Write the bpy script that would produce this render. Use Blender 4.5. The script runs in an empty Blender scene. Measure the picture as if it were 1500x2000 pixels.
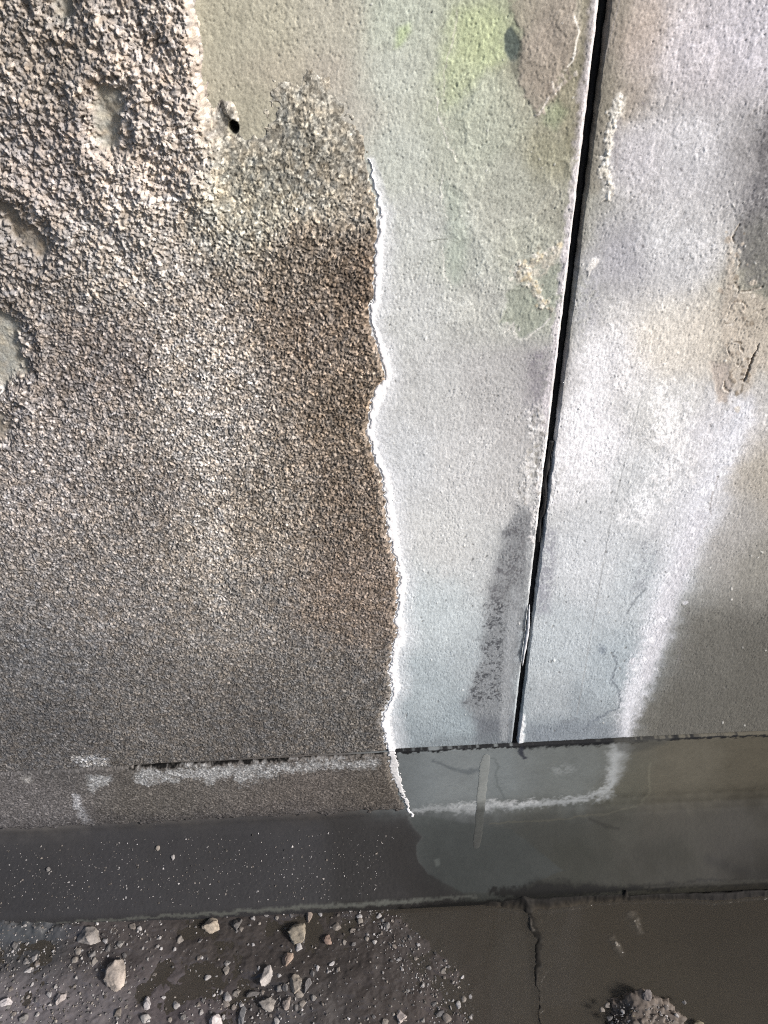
import bpy, math, random
import numpy as np
from mathutils import Vector, Matrix

S = bpy.context.scene
random.seed(4)

# ------------------------------------------------------------------ camera
PITCH, ROLL, CAM_H, CAM_D, FPX = math.radians(38.5), math.radians(2.8), 1.33, 0.70, 1455.0
fwd = np.array([0.0, math.cos(PITCH), -math.sin(PITCH)])
rgt0 = np.array([1.0, 0.0, 0.0]); up0 = np.cross(rgt0, fwd)
rgt = math.cos(ROLL) * rgt0 - math.sin(ROLL) * up0
upv = math.cos(ROLL) * up0 + math.sin(ROLL) * rgt0
cpos = np.array([0.0, -CAM_D, CAM_H])
cam_d = bpy.data.cameras.new('camera'); cam = bpy.data.objects.new('camera', cam_d)
S.collection.objects.link(cam)
cam_d.sensor_fit = 'VERTICAL'; cam_d.angle_y = 2 * math.atan(1000 / FPX)
cam_d.clip_start = 0.02; cam_d.clip_end = 300
M = Matrix.Identity(4)
for i in range(3):
    M[i][0] = rgt[i]; M[i][1] = upv[i]; M[i][2] = -fwd[i]; M[i][3] = cpos[i]
cam.matrix_world = M
S.camera = cam

# ------------------------------------------------------------------ sky, sun, exposure
SUN = Vector((0.80, -0.42, 0.50)).normalized()
w = bpy.data.worlds.new('World'); S.world = w; w.use_nodes = True
nt = w.node_tree; bg = nt.nodes['Background']
sky = nt.nodes.new('ShaderNodeTexSky'); sky.sky_type = 'NISHITA'; sky.sun_disc = False
sky.sun_elevation = math.asin(SUN.z); sky.sun_rotation = math.atan2(SUN.x, SUN.y)
sky.air_density = 1.0; sky.dust_density = 3.0
nt.links.new(sky.outputs[0], bg.inputs[0]); bg.inputs[1].default_value = 0.105
sd = bpy.data.lights.new('sun', 'SUN'); so = bpy.data.objects.new('sun', sd); S.collection.objects.link(so)
sd.energy = 4.0; sd.angle = math.radians(10.0); sd.color = (1.0, 0.965, 0.93)
so.rotation_euler = SUN.to_track_quat('Z', 'Y').to_euler(); so.location = (3, -2, 4)
S.view_settings.view_transform = 'Standard'; S.view_settings.look = 'None'
S.view_settings.exposure = 0.74; S.view_settings.gamma = 1.0
S.view_settings.use_curve_mapping = False
S.cycles.use_denoising = False; S.cycles.pixel_filter_type = 'BLACKMAN_HARRIS'; S.cycles.filter_width = 1.05
KALB = 0.80          # measured picture tone -> surface albedo

# ------------------------------------------------------------------ survey: the photograph's picture points to places
def ray(px, py):
    return fwd + rgt * (px - 750) / FPX - upv * (py - 1000) / FPX
def on_floor(px, py, z=0.0):
    d = ray(px, py); return cpos + d * ((z - cpos[2]) / d[2])
def on_wall(px, py, y=0.0):
    d = ray(px, py); return cpos + d * ((y - cpos[1]) / d[1])
def survey(P):
    d = P - cpos
    Z = np.maximum(d @ fwd, 0.12)
    return 750 + FPX * (d @ rgt) / Z, 1000 - FPX * (d @ upv) / Z

# ------------------------------------------------------------------ noise
_rng = np.random.default_rng(11)
_T = _rng.random((16, 256, 256)).astype(np.float32)
_J = _rng.random((16, 256, 256, 3)).astype(np.float32)
def vn(x, y, s=0):
    xi = np.floor(x).astype(np.int32); yi = np.floor(y).astype(np.int32)
    fx = (x - xi).astype(np.float32); fy = (y - yi).astype(np.float32)
    fx = fx * fx * (3 - 2 * fx); fy = fy * fy * (3 - 2 * fy)
    t = _T[s % 16]; a = xi & 255; b = (xi + 1) & 255; c = yi & 255; d = (yi + 1) & 255
    return ((t[a, c] * (1 - fx) + t[b, c] * fx) * (1 - fy) + (t[a, d] * (1 - fx) + t[b, d] * fx) * fy) * 2 - 1
def fbm(x, y, scale, o=4, s=0, g=0.5):
    r = 0; a = 1; n = 0; f = 1.0 / scale
    for k in range(o):
        r = r + a * vn(x * f + 17.3 * k + 3.1 * s, y * f - 9.7 * k + 5.3 * s, s + k); n += a; a *= g; f *= 2.03
    return r / n
def worley(x, y, cell, s=0):
    X = x / cell + 31.7 * s; Y = y / cell + 11.3 * s
    xi = np.floor(X).astype(np.int32); yi = np.floor(Y).astype(np.int32)
    best = np.full(X.shape, 9.0, np.float32); rid = np.zeros(X.shape, np.float32); sec = best.copy(); fac = rid.copy()
    for i in (-1, 0, 1):
        for j in (-1, 0, 1):
            jj = _J[s % 16][(xi + i) & 255, (yi + j) & 255]
            d = ((xi + i + jj[..., 0] - X) ** 2 + (yi + j + jj[..., 1] - Y) ** 2).astype(np.float32)
            n = d < best
            sec = np.where(n, best, np.minimum(sec, d))
            best = np.where(n, d, best); rid = np.where(n, jj[..., 2], rid)
            th = jj[..., 2] * 57.0 + jj[..., 0] * 23.0
            fac = np.where(n, (X - xi - i - jj[..., 0]) * np.cos(th) + (Y - yi - j - jj[..., 1]) * np.sin(th), fac)
    return np.sqrt(best), np.sqrt(sec), rid, fac
def ss(a, b, x):
    t = np.clip((x - a) / (b - a), 0, 1); return t * t * (3 - 2 * t)
def lin(c):
    c = np.asarray(c, np.float64) / 255.0
    c = np.where(c <= 0.04045, c / 12.92, ((c + 0.055) / 1.055) ** 2.4) * KALB
    g = c @ np.array([.3, .55, .15])
    return g + (c - g) * .74
def seg_dist(u, v, pts, wid=None):
    best = np.full(u.shape, 1e9); bw = np.ones(u.shape)
    for k in range(len(pts) - 1):
        (x0, y0), (x1, y1) = pts[k], pts[k + 1]
        dx, dy = x1 - x0, y1 - y0
        t = np.clip(((u - x0) * dx + (v - y0) * dy) / (dx * dx + dy * dy + 1e-9), 0, 1)
        d = np.hypot(u - x0 - t * dx, v - y0 - t * dy)
        if wid is not None:
            ww = wid[k] + (wid[k + 1] - wid[k]) * t; n = d / ww < best / bw
            bw = np.where(n, ww, bw)
        else: n = d < best
        best = np.where(n, d, best)
    return (best, bw) if wid is not None else best
def poly_sd(u, v, pts):
    ins = np.zeros(u.shape, bool); n = len(pts)
    for k in range(n):
        (x0, y0), (x1, y1) = pts[k], pts[(k + 1) % n]
        if y0 == y1: continue
        c = ((y0 > v) != (y1 > v)) & (u < (x1 - x0) * (v - y0) / (y1 - y0) + x0); ins ^= c
    d = seg_dist(u, v, list(pts) + [pts[0]])
    return np.where(ins, -d, d)

class Field:
    """tones, wetness and relief of one surface: arrays over its vertices"""
    def __init__(f, P, a, b):
        f.P = P; f.u, f.v = survey(P); f.a, f.b = a, b
        sh = f.u.shape
        f.col = np.zeros(sh + (3,)); f.h = np.zeros(sh); f.wet = np.zeros(sh)
        f.wa = fbm(a, b, .016, 4, 1); f.wb = fbm(a, b, .016, 4, 5)
        f.fa = fbm(a, b, .0045, 3, 2); f.fb = fbm(a, b, .0045, 3, 7)
        f.ga = fbm(a, b, .0021, 3, 6); f.med = fbm(a, b, .03, 5, 3); f.big = fbm(a, b, .1, 4, 8)
    def base(f, ctl, eps=45.0):
        num = np.zeros(f.col.shape); den = np.zeros(f.u.shape)
        uu = f.u + 14 * f.wa + 25 * f.big; vv = f.v + 14 * f.wb
        for (x, y, c) in ctl:
            wgt = 1.0 / ((uu - x) ** 2 + (vv - y) ** 2 + eps * eps) ** 2
            num += wgt[..., None] * lin(c); den += wgt
        f.col = num / den[..., None]
    def sel(f, pts, m):
        p = np.array(pts, float)
        return (f.u > p[:, 0].min() - m) & (f.u < p[:, 0].max() + m) & (f.v > p[:, 1].min() - m) & (f.v < p[:, 1].max() + m)
    def _apply(f, k, al, rgb, op, dh, wet, spk):
        if spk is not None: al = al * ss(spk[0], spk[1], f.fa[k] * .5 + f.ga[k] * .6 + f.wa[k] * .35)
        if rgb is not None: f.col[k] = f.col[k] * (1 - (op * al)[:, None]) + lin(rgb) * (op * al)[:, None]
        if dh: f.h[k] += dh * al
        if wet is not None: f.wet[k] = f.wet[k] * (1 - al) + wet * al
    def poly(f, pts, rgb, soft=5, op=1, warp=5, fine=2, dh=0, wet=None, spk=None):
        k = f.sel(pts, soft + warp + fine + 2)
        if not k.any(): return
        d = poly_sd(f.u[k] + warp * f.wa[k] + fine * f.fa[k], f.v[k] + warp * f.wb[k] + fine * f.fb[k], pts)
        f._apply(k, ss(soft, -soft, d), rgb, op, dh, wet, spk)
    def line(f, pts, wid, rgb, soft=.5, op=1, warp=4, fine=2, dh=0, wet=None, spk=None):
        wid = [wid] * len(pts) if np.isscalar(wid) else list(wid)
        k = f.sel(pts, max(wid) * (1 + soft) + warp + fine + 2)
        if not k.any(): return
        d, ww = seg_dist(f.u[k] + warp * f.wa[k] + fine * f.fa[k], f.v[k] + warp * f.wb[k] + fine * f.fb[k], pts, wid)
        f._apply(k, ss(1 + soft, 1 - soft, d / ww), rgb, op, dh, wet, spk)
    def speckle(f, amt_f, amt_m):
        f.col *= (1 + amt_f * f.fa + amt_m * f.med)[..., None]
    def rgba(f):
        return np.concatenate([np.clip(f.col, .004, .9), np.clip(f.wet, 0, 1)[..., None]], -1)

# ------------------------------------------------------------------ meshes
def link(o, parent=None):
    S.collection.objects.link(o)
    if parent: o.parent = parent
    return o
def tag(o, label=None, cat=None, group=None, kind=None):
    if label: o['label'] = label
    if cat: o['category'] = cat
    if group: o['group'] = group
    if kind: o['kind'] = kind
    return o
def np_mesh(name, V, F4, col, mat, F3=None, smooth=True):
    me = bpy.data.meshes.new(name)
    nq = len(F4); nt3 = 0 if F3 is None else len(F3)
    me.vertices.add(len(V)); me.vertices.foreach_set('co', np.ascontiguousarray(V, np.float32).ravel())
    loops = np.concatenate([np.asarray(F4).ravel(), np.asarray(F3).ravel() if nt3 else np.zeros(0, int)]).astype(np.int32)
    me.loops.add(len(loops)); me.loops.foreach_set('vertex_index', loops)
    me.polygons.add(nq + nt3)
    st = np.concatenate([np.arange(nq) * 4, nq * 4 + np.arange(nt3) * 3]).astype(np.int32)
    me.polygons.foreach_set('loop_start', st)
    me.polygons.foreach_set('use_smooth', np.full(nq + nt3, smooth, bool))
    me.update(calc_edges=True)
    if col is not None:
        ca = me.color_attributes.new('tone', 'FLOAT_COLOR', 'POINT')
        ca.data.foreach_set('color', np.ascontiguousarray(col, np.float32).ravel())
    me.materials.append(mat)
    return me
def grid_mesh(name, P, col, mat, keep=None, back=None, flip=False):
    r, c = P.shape[:2]
    idx = np.arange(r * c).reshape(r, c)
    F = np.stack([idx[:-1, :-1], idx[:-1, 1:], idx[1:, 1:], idx[1:, :-1]], -1).reshape(-1, 4)
    if keep is not None: F = F[keep.reshape(-1)]
    V = P.reshape(-1, 3); Cc = col.reshape(-1, 4)
    if back is not None:                       # solid body: run the rim back and close it
        ring = np.concatenate([idx[0, :], idx[1:, -1], idx[-1, -2::-1], idx[-2:0:-1, 0]])
        B = back(V[ring].copy()); n = len(V); m = len(ring)
        b = n + np.arange(m)
        Q = np.stack([ring, b, np.roll(b, -1), np.roll(ring, -1)], -1)
        cap = np.array([[b[0], b[c - 1 + r - 1 + c - 1], b[c - 1 + r - 1], b[c - 1]]])
        V = np.concatenate([V, B]); Cc = np.concatenate([Cc, Cc[ring]]); F = np.concatenate([F, Q, cap])
    if keep is not None:
        used = np.zeros(len(V), bool); used[F.ravel()] = True
        remap = np.cumsum(used) - 1; V = V[used]; Cc = Cc[used]; F = remap[F]
    if flip: F = F[:, ::-1]
    return np_mesh(name, V, F, Cc, mat)

def material(name, fine=.10, fscale=700, bump=.25, bdist=.0006, r0=.92, r1=.22, spec=.35, spec0=.10):
    m = bpy.data.materials.new(name); m.use_nodes = True
    t = m.node_tree; N = t.nodes; L = t.links; b = N['Principled BSDF']
    at = N.new('ShaderNodeAttribute'); at.attribute_name = 'tone'
    tc = N.new('ShaderNodeTexCoord')
    no = N.new('ShaderNodeTexNoise'); no.inputs['Scale'].default_value = fscale; no.inputs['Detail'].default_value = 3
    L.new(tc.outputs['Object'], no.inputs['Vector'])
    mr = N.new('ShaderNodeMapRange'); mr.inputs[1].default_value = .25; mr.inputs[2].default_value = .75
    mr.inputs[3].default_value = 1 - fine; mr.inputs[4].default_value = 1 + fine
    L.new(no.outputs['Fac'], mr.inputs[0])
    mx = N.new('ShaderNodeVectorMath'); mx.operation = 'SCALE'
    L.new(at.outputs['Color'], mx.inputs[0]); L.new(mr.outputs[0], mx.inputs['Scale'])
    L.new(mx.outputs[0], b.inputs['Base Color'])
    rr = N.new('ShaderNodeMapRange'); rr.inputs[3].default_value = r0; rr.inputs[4].default_value = r1
    L.new(at.outputs['Alpha'], rr.inputs[0]); L.new(rr.outputs[0], b.inputs['Roughness'])
    rs_ = N.new('ShaderNodeMapRange'); rs_.inputs[3].default_value = spec0; rs_.inputs[4].default_value = spec
    L.new(at.outputs['Alpha'], rs_.inputs[0]); L.new(rs_.outputs[0], b.inputs['Specular IOR Level'])
    bp = N.new('ShaderNodeBump'); bp.inputs['Strength'].default_value = bump; bp.inputs['Distance'].default_value = bdist
    n2 = N.new('ShaderNodeTexNoise'); n2.inputs['Scale'].default_value = fscale * .55; n2.inputs['Detail'].default_value = 4
    L.new(tc.outputs['Object'], n2.inputs['Vector'])
    L.new(n2.outputs['Fac'], bp.inputs['Height']); L.new(bp.outputs[0], b.inputs['Normal'])
    return m
M_con = material('weathered_concrete', .24, 900, .35, .0006)
M_cru = material('crusted_render', .28, 900, .5, .0008, r0=.75)
M_foot = material('damp_concrete', .07, 600, .15, .0004, r0=.85, r1=.3)
M_mud = material('mud', .12, 700, .3, .0006, r0=.8, r1=.12, spec=.5)
M_stone = material('stone', .18, 500, .6, .001, r0=.85)

def lines(segs):
    out = [np.array([segs[0][0]])]
    for a, b, s0, s1 in segs:
        n = max(2, int(round(abs(b - a) / ((s0 + s1) / 2)))) + 1
        t = np.linspace(0, 1, n)
        k = s1 / s0
        q = t if abs(k - 1) < .01 else (k ** t - 1) / (k - 1)
        out.append((a + (b - a) * q)[1:])
    return np.concatenate(out)

XJ0, XJ1, ZJ = 0.1885, 0.1965, 0.281       # the open joint and the footing joint
DQ = 1.0

# tones as seen on concrete and crust, light falloff included (picture position, tone)
CON = [(430,30,(168,164,142)),(550,60,(172,168,146)),(650,50,(176,172,155)),(560,150,(170,162,142)),(650,150,(178,170,155)),
 (500,220,(165,160,138)),(680,230,(176,172,160)),(760,40,(176,184,168)),(760,150,(182,188,176)),(780,300,(184,190,180)),(800,450,(188,192,188)),
 (800,600,(190,193,192)),(850,750,(186,188,188)),(800,900,(192,196,200)),(900,900,(194,195,196)),(880,1050,(196,198,198)),
 (850,1200,(182,193,198)),(830,1350,(158,171,178)),(900,1420,(138,152,160)),(820,1450,(134,147,155)),(960,60,(168,178,142)),(900,200,(174,180,160)),
 (930,300,(170,175,160)),(1000,350,(162,165,152)),(1090,300,(142,140,115)),(1080,150,(145,138,120)),(1050,80,(152,144,130)),
 (1000,450,(168,170,158)),(900,500,(176,181,172)),(950,600,(178,180,174)),(1050,600,(155,160,146)),(1090,420,(150,150,136)),
 (950,750,(176,176,176)),(1050,720,(160,158,160)),(1040,850,(176,175,175)),(1000,950,(184,184,184)),(970,1100,(176,180,182)),
 (950,1300,(160,170,176)),
 (1230,50,(172,160,150)),(1190,200,(146,140,126)),(1350,100,(195,190,196)),(1450,80,(186,183,192)),(1350,300,(190,190,195)),
 (1250,300,(186,184,190)),(1480,300,(152,150,152)),(1300,500,(194,195,199)),(1200,500,(170,170,178)),(1200,700,(212,211,214)),
 (1300,650,(208,204,196)),(1400,650,(192,184,170)),(1480,600,(142,140,124)),(1300,800,(194,195,195)),(1150,850,(220,220,226)),
 (1250,950,(195,199,203)),(1400,850,(204,204,211)),(1480,930,(180,172,158)),(1350,1000,(200,202,209)),(1150,1100,(195,200,206)),
 (1250,1150,(180,189,196)),(1100,1250,(175,185,192)),(1200,1300,(158,171,180)),(1100,1400,(134,145,154)),(1430,1050,(174,172,170)),
 (1480,1100,(140,138,130)),(1390,1250,(124,123,116)),(1480,1300,(98,95,85)),(1330,1400,(102,100,91)),(1480,1400,(82,78,66)),(1750,1350,(84,81,72)),(1750,1050,(120,118,110)),(1800,700,(150,146,136)),(1800,200,(160,158,160)),(2300,1200,(96,94,86)),(2300,400,(140,138,132))]
CRU = [(100,100,(125,115,105)),(300,150,(142,130,120)),(300,300,(152,140,130)),(100,300,(126,116,110)),(50,500,(122,114,108)),
 (250,500,(142,134,126)),(500,380,(150,146,128)),(600,250,(165,158,140)),(650,350,(150,140,122)),(600,500,(114,101,86)),
 (690,550,(106,89,72)),(600,650,(122,106,90)),(690,800,(112,96,78)),(400,700,(150,140,130)),(400,850,(142,134,126)),
 (200,700,(120,110,104)),(100,900,(130,122,118)),(300,950,(120,112,106)),(500,1000,(126,115,102)),(700,1000,(110,95,80)),
 (420,1050,(136,127,117)),(200,1150,(114,108,104)),(700,1150,(112,97,84)),(450,1200,(114,108,102)),(100,1300,(92,91,92)),
 (300,1350,(97,93,90)),(600,1350,(99,95,91)),(100,1430,(85,83,83)),(500,1430,(91,87,84)),(720,1400,(93,89,85)),
 (300,1560,(88,84,80)),(600,1550,(92,86,82)),(60,1600,(96,93,94)),(750,1570,(86,80,74))]

EDGE = [(708,290),(712,310),(718,335),(727,370),(741,418),(737,450),(732,480),(728,515),(730,545),(728,575),(722,600),(720,630),
 (726,655),(740,680),(746,710),(748,735),(738,760),(726,780),(720,815),(716,850),(722,885),(732,900),(745,925),(747,950),(750,985),
 (754,1010),(758,1045),(764,1070),(770,1095),(778,1130),(776,1150),(772,1180),(770,1210),(772,1245),(765,1265),(758,1290),(760,1320),
 (766,1345),(758,1365),(748,1390),(744,1410),(750,1440),(756,1470),(762,1505),(768,1525),(778,1550),(788,1575),(797,1592)]
CRUST_TOP = [(690,245),(668,205),(640,172),(612,140),(592,128),(565,165),(532,185),(522,215),(515,268),(482,276),(462,250),(456,190),
 (440,200),(415,215),(402,190),(390,150),(394,108),(388,60),(380,20),(376,-30),(370,-400)]
CRUST_POLY = [(-2500,2600),(-2500,-400)] + CRUST_TOP[::-1] + EDGE + [(820,1640),(820,2600)]
RIM = [(EDGE[i][0] + 9, EDGE[i][1]) for i in range(1, len(EDGE))]
RIMW = [min(1, .15 + .85 * (p[1] - 300) / 170) * 6.2 * (1 + .40 * math.sin(p[1] * .047) * math.sin(p[1] * .021 + 1)) for p in RIM]
RIMW = [max(.5, q) if p[1] < 1540 else max(3.0, q * (1600 - p[1]) / 60) for p, q in zip(RIM, RIMW)]

# ------------------------------------------------------------------ the two wall panels
def paint_concrete(f):
    f.base(CON); f.col *= np.array([1.055, 1.06, 1.068])
    lay = .5 * f.big + .55 * f.med + .22 * f.wa + .08 * f.fa
    zone = ss(840, 900, f.u + 30 * f.med) * ss(1150, 1110, f.u) * ss(700, 600, f.v + 60 * f.med)
    zone = np.maximum(zone, .6 * ss(1170, 1200, f.u) * ss(1050, 850, f.v + 80 * f.med))
    for th, amt, hh in ((.03, .11, .0004), (-.14, .08, .0003), (.22, -.09, -.0003)):
        st = ss(th, th + .022, lay); f.col *= (1 + zone * amt * (st - .5))[..., None]; f.h += zone * hh * st
        lip = st * (1 - ss(th + .022, th + .05, lay)); f.col *= (1 + zone * .16 * lip * ss(-.2, .3, f.fa))[..., None]
    # old skim coat: raised areas and bare, greener areas between them
    f.poly([(880,30),(925,10),(975,35),(990,80),(965,135),(930,160),(900,190),(872,215),(862,180),(868,130),(878,80)], (180,193,144), 22, .8, 18, 8, spk=(-1.0,-.2))
    f.poly([(862,200),(880,300),(893,312),(960,318),(1040,250),(1060,200),(1000,150),(900,120),(878,150)], (168,177,156), 18, .3)
    f.poly([(775,55),(800,45),(803,60),(785,88),(773,92)], (178,200,140), 9, .7)
    f.poly([(995,0),(1120,-40),(1122,40),(1128,60),(1122,95),(1116,125),(1098,142),(1078,163),(1081,186),(1060,205),(1050,228),(1030,190),
            (1010,155),(1012,110),(1017,70),(1005,45)], (160,147,135), 4, .6, 14, 8, dh=.0005)
    f.poly([(1130,-20),(1165,-20),(1150,120),(1140,250),(1110,300),(1078,190),(1112,140),(1130,80)], (138,134,106), 12, .6)
    f.poly([(1060,210),(1085,195),(1105,215),(1085,250),(1060,240)], (146,162,122), 14, .6)
    f.poly([(980,66),(997,46),(1006,62),(1016,80),(1011,112),(1003,122),(996,118),(984,100)], (84,97,93), 4, .95, 4, 3, dh=-.0005)
    f.line([(1004,120),(1004,140),(1008,152)], [7,4,2], (110,112,100), .6, .8)
    # lit edge of the skim coat by the bare strip, painted as pale lines
    f.line([(893,20),(884,80),(868,140),(866,185)], 1.5, (206,206,186), .5, .6)
    f.line([(851,190),(862,240),(872,275),(890,308),(896,312)], 1.1, (222,220,210), .6, .85, 6, 6, dh=.00015, spk=(-.8,-.2))
    f.line([(866,340),(860,385),(868,415),(874,440)], 1.2, (225,224,216), .6, .85, 6, 6, dh=.00015, spk=(-.8,-.2))
    f.line([(865,485),(868,520),(872,545),(880,562)], 1.8, (222,222,214), .5, .95)
    f.poly([(866,345),(875,470),(868,490),(880,560),(900,550),(915,470),(900,380)], (160,176,160), 16, .5)
    f.line([(836,471),(872,466)], 1.1, (120,124,112), .5, .8)
    f.line([(1122,30),(1124,45),(1129,62),(1122,95),(1117,120),(1108,132)], 1.8, (226,222,212), .5, .9)
    f.line([(1078,160),(1079,172),(1084,182)], 2, (222,218,208), .5, .9)
    f.line([(1052,222),(1066,198)], 2, (216,208,198), .5, .8)
    # smooth scoured patch and crumbling cream lime on it
    f.poly([(1042,570),(1075,520),(1100,510),(1096,560),(1085,603),(1066,628),(1040,650),(1015,661),(1005,655),(1001,632),(975,632),(992,605),(985,575),(1010,555)], (150,158,143), 4, .8, 7, 5, dh=-.0004, wet=.15)
    f.poly([(960,500),(1010,430),(1080,440),(1090,500),(1040,560),(975,560)], (164,168,152), 25, .4)
    f.poly([(1004,533),(1030,512),(1060,498),(1092,476),(1097,500),(1076,510),(1066,530),(1046,546),(1058,580),(1050,588),(1034,556),(1012,546)], (196,189,174), 6, .7, 10, 9, dh=.0003, spk=(-.5,.0))
    f.line([(1022,520),(1034,530),(1028,545),(1045,558),(1052,575)], [5,7,6,5,4], (206,186,146), .6, .8, 9, 9, dh=.0003, spk=(-.3,.2))
    for p in [(1043,600),(1070,600),(1052,592),(1026,560)]:
        f.line([p,(p[0]+4,p[1]+9)], 6, (204,199,182), .6, .75, 8, 7, dh=.0006, spk=(-.2,.3))
    f.line([(1000,632),(1003,650),(1010,662),(1030,660),(1050,645),(1075,622)], 1.6, (206,205,200), .5, .8)
    # grey bloom beside the open joint
    f.poly([(1032,690),(1065,680),(1075,720),(1068,780),(1050,830),(1030,810),(1034,740)], (136,132,142), 14, .75, 8, 5, spk=(-.55,.1))
    f.poly([(1035,780),(1062,790),(1058,900),(1040,960),(1012,960),(1008,930),(1030,850)], (205,204,204), 10, .5, 8, 5, dh=.0006, spk=(-.2,.25))
    f.poly([(1030,880),(1060,860),(1056,930),(1035,935)], (150,146,136), 6, .8, 6, 4, dh=-.0006, spk=(-.3,.2))
    f.poly([(1008,985),(1045,985),(1040,1080),(1025,1200),(1012,1300),(1003,1400),(1000,1460),(935,1460),(926,1400),(902,1372),(918,1335),(938,1290),(945,1200),(962,1100),(985,1030)],
           (124,128,134), 14, .8, 10, 8)
    f.poly([(1000,1010),(1035,1010),(1025,1120),(1010,1200),(955,1200),(968,1110)], (92,92,98), 9, .75, 9, 9, spk=(-.15,.3))
    f.poly([(945,1180),(985,1170),(992,1290),(992,1380),(940,1380),(908,1370),(925,1330),(942,1290)], (62,65,72), 9, .85, 9, 9, spk=(.0,.3))
    f.poly([(925,1400),(1005,1400),(1003,1460),(935,1460)], (92,99,110), 10, .65, 6, 3)
    f.poly([(860,1440),(1010,1425),(1010,1470),(770,1475),(770,1466)], (112,122,130), 8, .5)
    # arris of the left panel: lime and sunlit edge painted pale
    f.line([(1166,-30),(1127,330),(1087,660),(1060,850)], [11,10,8,6], (208,202,210), .6, .75, 7, 7, spk=(-.9,-.1))
    f.line([(1156,-30),(1120,300)], [8,6], (110,104,96), .8, .5)
    f.line([(1066,860),(1052,960),(1040,1050)], [7,8,5], (222,220,222), .6, .8, 7, 6, dh=.0006, spk=(-.4,.1))
    f.line([(1008,1150),(990,1300),(985,1440)], [9,9,8], (160,166,172), .6, .5)
    # right panel: shaded strip beside the joint painted dark, pale bloom, stains
    f.line([(1215,-30),(1185,180),(1160,360)], [26,22,16], (132,126,110), .7, .6)
    f.line([(1196,-30),(1166,180),(1143,360),(1120,560),(1092,800)], [12,12,11,10,8], (96,92,86), .8, .55)
    f.poly([(1205,60),(1290,-30),(1300,60),(1270,200),(1215,240)], (182,166,154), 30, .4)
    f.line([(1212,190),(1200,225),(1192,262),(1186,300),(1176,325),(1184,345),(1191,366),(1186,382),(1178,392)], [8,9,6,5,6,6,6,5,3], (218,213,202), .6, .9, 9, 9, dh=.0004, spk=(-.6,-.1))
    f.line([(1206,235),(1202,300),(1203,330)], [7,6,3], (150,146,150), .7, .6)
    f.line([(1160,508),(1150,525),(1146,540)], [6,6,2], (224,222,220), .5, .9, 6, 5, dh=.0008)
    f.poly([(1130,540),(1160,530),(1180,560),(1170,640),(1130,660),(1118,600)], (162,163,176), 18, .55, spk=(-.5,.3))
    f.poly([(1510,160),(1488,240),(1474,320),(1450,400),(1436,470),(1446,520),(1470,560),(1600,560),(1600,160)], (104,103,108), 15, .85, 10, 7, spk=(-.7,.15))
    f.poly([(1450,450),(1480,420),(1600,440),(1600,600),(1480,590),(1450,540)], (122,122,114), 26, .5)
    f.poly([(1424,470),(1440,560),(1500,585),(1600,600),(1600,740),(1480,720),(1450,775),(1425,760),(1418,786),(1404,782),(1398,752),(1384,712),(1412,690),(1408,600),(1415,540)], (190,178,163), 10, .7, 7, 5, dh=.0004)
    f.poly([(1384,705),(1425,712),(1430,750),(1420,786),(1404,784),(1398,752)], (178,165,157), 4, .7, 3, 2, dh=-.0005)
    for c in [[(1445,440),(1436,452),(1433,472),(1440,480)],[(1443,508),(1445,520),(1436,530),(1424,538)],[(1420,562),(1436,552),(1444,560),(1440,570)],
              [(1426,600),(1432,588),(1455,590),(1460,600)],[(1418,632),(1430,632),(1438,622)],[(1425,690),(1422,676),(1432,666),(1448,668),(1452,684)],
              [(1448,640),(1460,630)],[(1490,560),(1470,570),(1450,566)],[(1440,700),(1437,708),(1445,712),(1450,704)],[(1418,745),(1416,757),(1424,762)],[(1480,612),(1492,602)]]:
        f.line(c, 1.5, (104,92,76), .6, .85, 5, 4, dh=-.0007, spk=(-.7,-.1))
        f.line([(p[0]-3, p[1]+2) for p in c], 1.6, (216,208,196), .6, .5, 5, 4, dh=.0004, spk=(-.5,.1))
    f.line([(1482,672),(1470,700),(1462,722),(1452,742)], [.8,1.6,2.2,1.4], (104,84,58), .5, .95, 4, 3, dh=-.0016)
    f.line([(1450,750),(1446,770)], 1.6, (120,110,96), .5, .8)
    for p in [(1255,480),(1205,270),(1255,200),(1330,330)]: f.line([p,(p[0]+2,p[1]+3)], 2.2, (126,122,128), .5, .8, 1, 1)
    f.poly([(1195,670),(1185,760),(1160,850),(1112,860),(1110,800),(1130,700),(1155,650)], (238,239,246), 30, .65, 12, 9)
    f.poly([(1085,880),(1140,840),(1195,830),(1190,950),(1120,970),(1065,1000)], (238,239,246), 24, .7, 9, 7, spk=(-.5,.2))
    f.poly([(1268,760),(1310,740),(1325,800),(1340,870),(1320,890),(1290,860)], (242,242,244), 14, .85, 9, 7, spk=(-.35,.2))
    f.poly([(1235,640),(1370,600),(1400,640),(1380,720),(1300,740),(1240,700)], (214,206,194), 30, .5)
    f.poly([(1300,900),(1345,880),(1340,940),(1260,1030),(1200,1010)], (238,240,246), 18, .65, 9, 7, spk=(-.3,.25))
    # the wide white lime band and the stained wall beyond it, light falloff painted in
    f.poly([(1445,860),(1600,880),(1600,1500),(1230,1500),(1262,1400),(1315,1230),(1370,1090),(1420,960)], (128,125,118), 60, .3, 16, 4, wet=.12)
    f.poly([(1330,1200),(1600,1160),(1600,1500),(1240,1500),(1280,1350)], (92,91,86), 60, .72, 12, 4, wet=.1)
    f.line([(1452,800),(1425,860),(1395,925),(1362,1010),(1332,1075),(1305,1150),(1275,1245),(1250,1320),(1228,1390),(1214,1440)], [20,24,26,28,26,25,22,20,18,16], (218,221,232), 1.0, .85, 11, 9)
    f.line([(1368,1010),(1338,1085),(1312,1155),(1285,1245),(1260,1320)], [14,16,16,14,12], (198,198,208), .8, .6)
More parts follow.
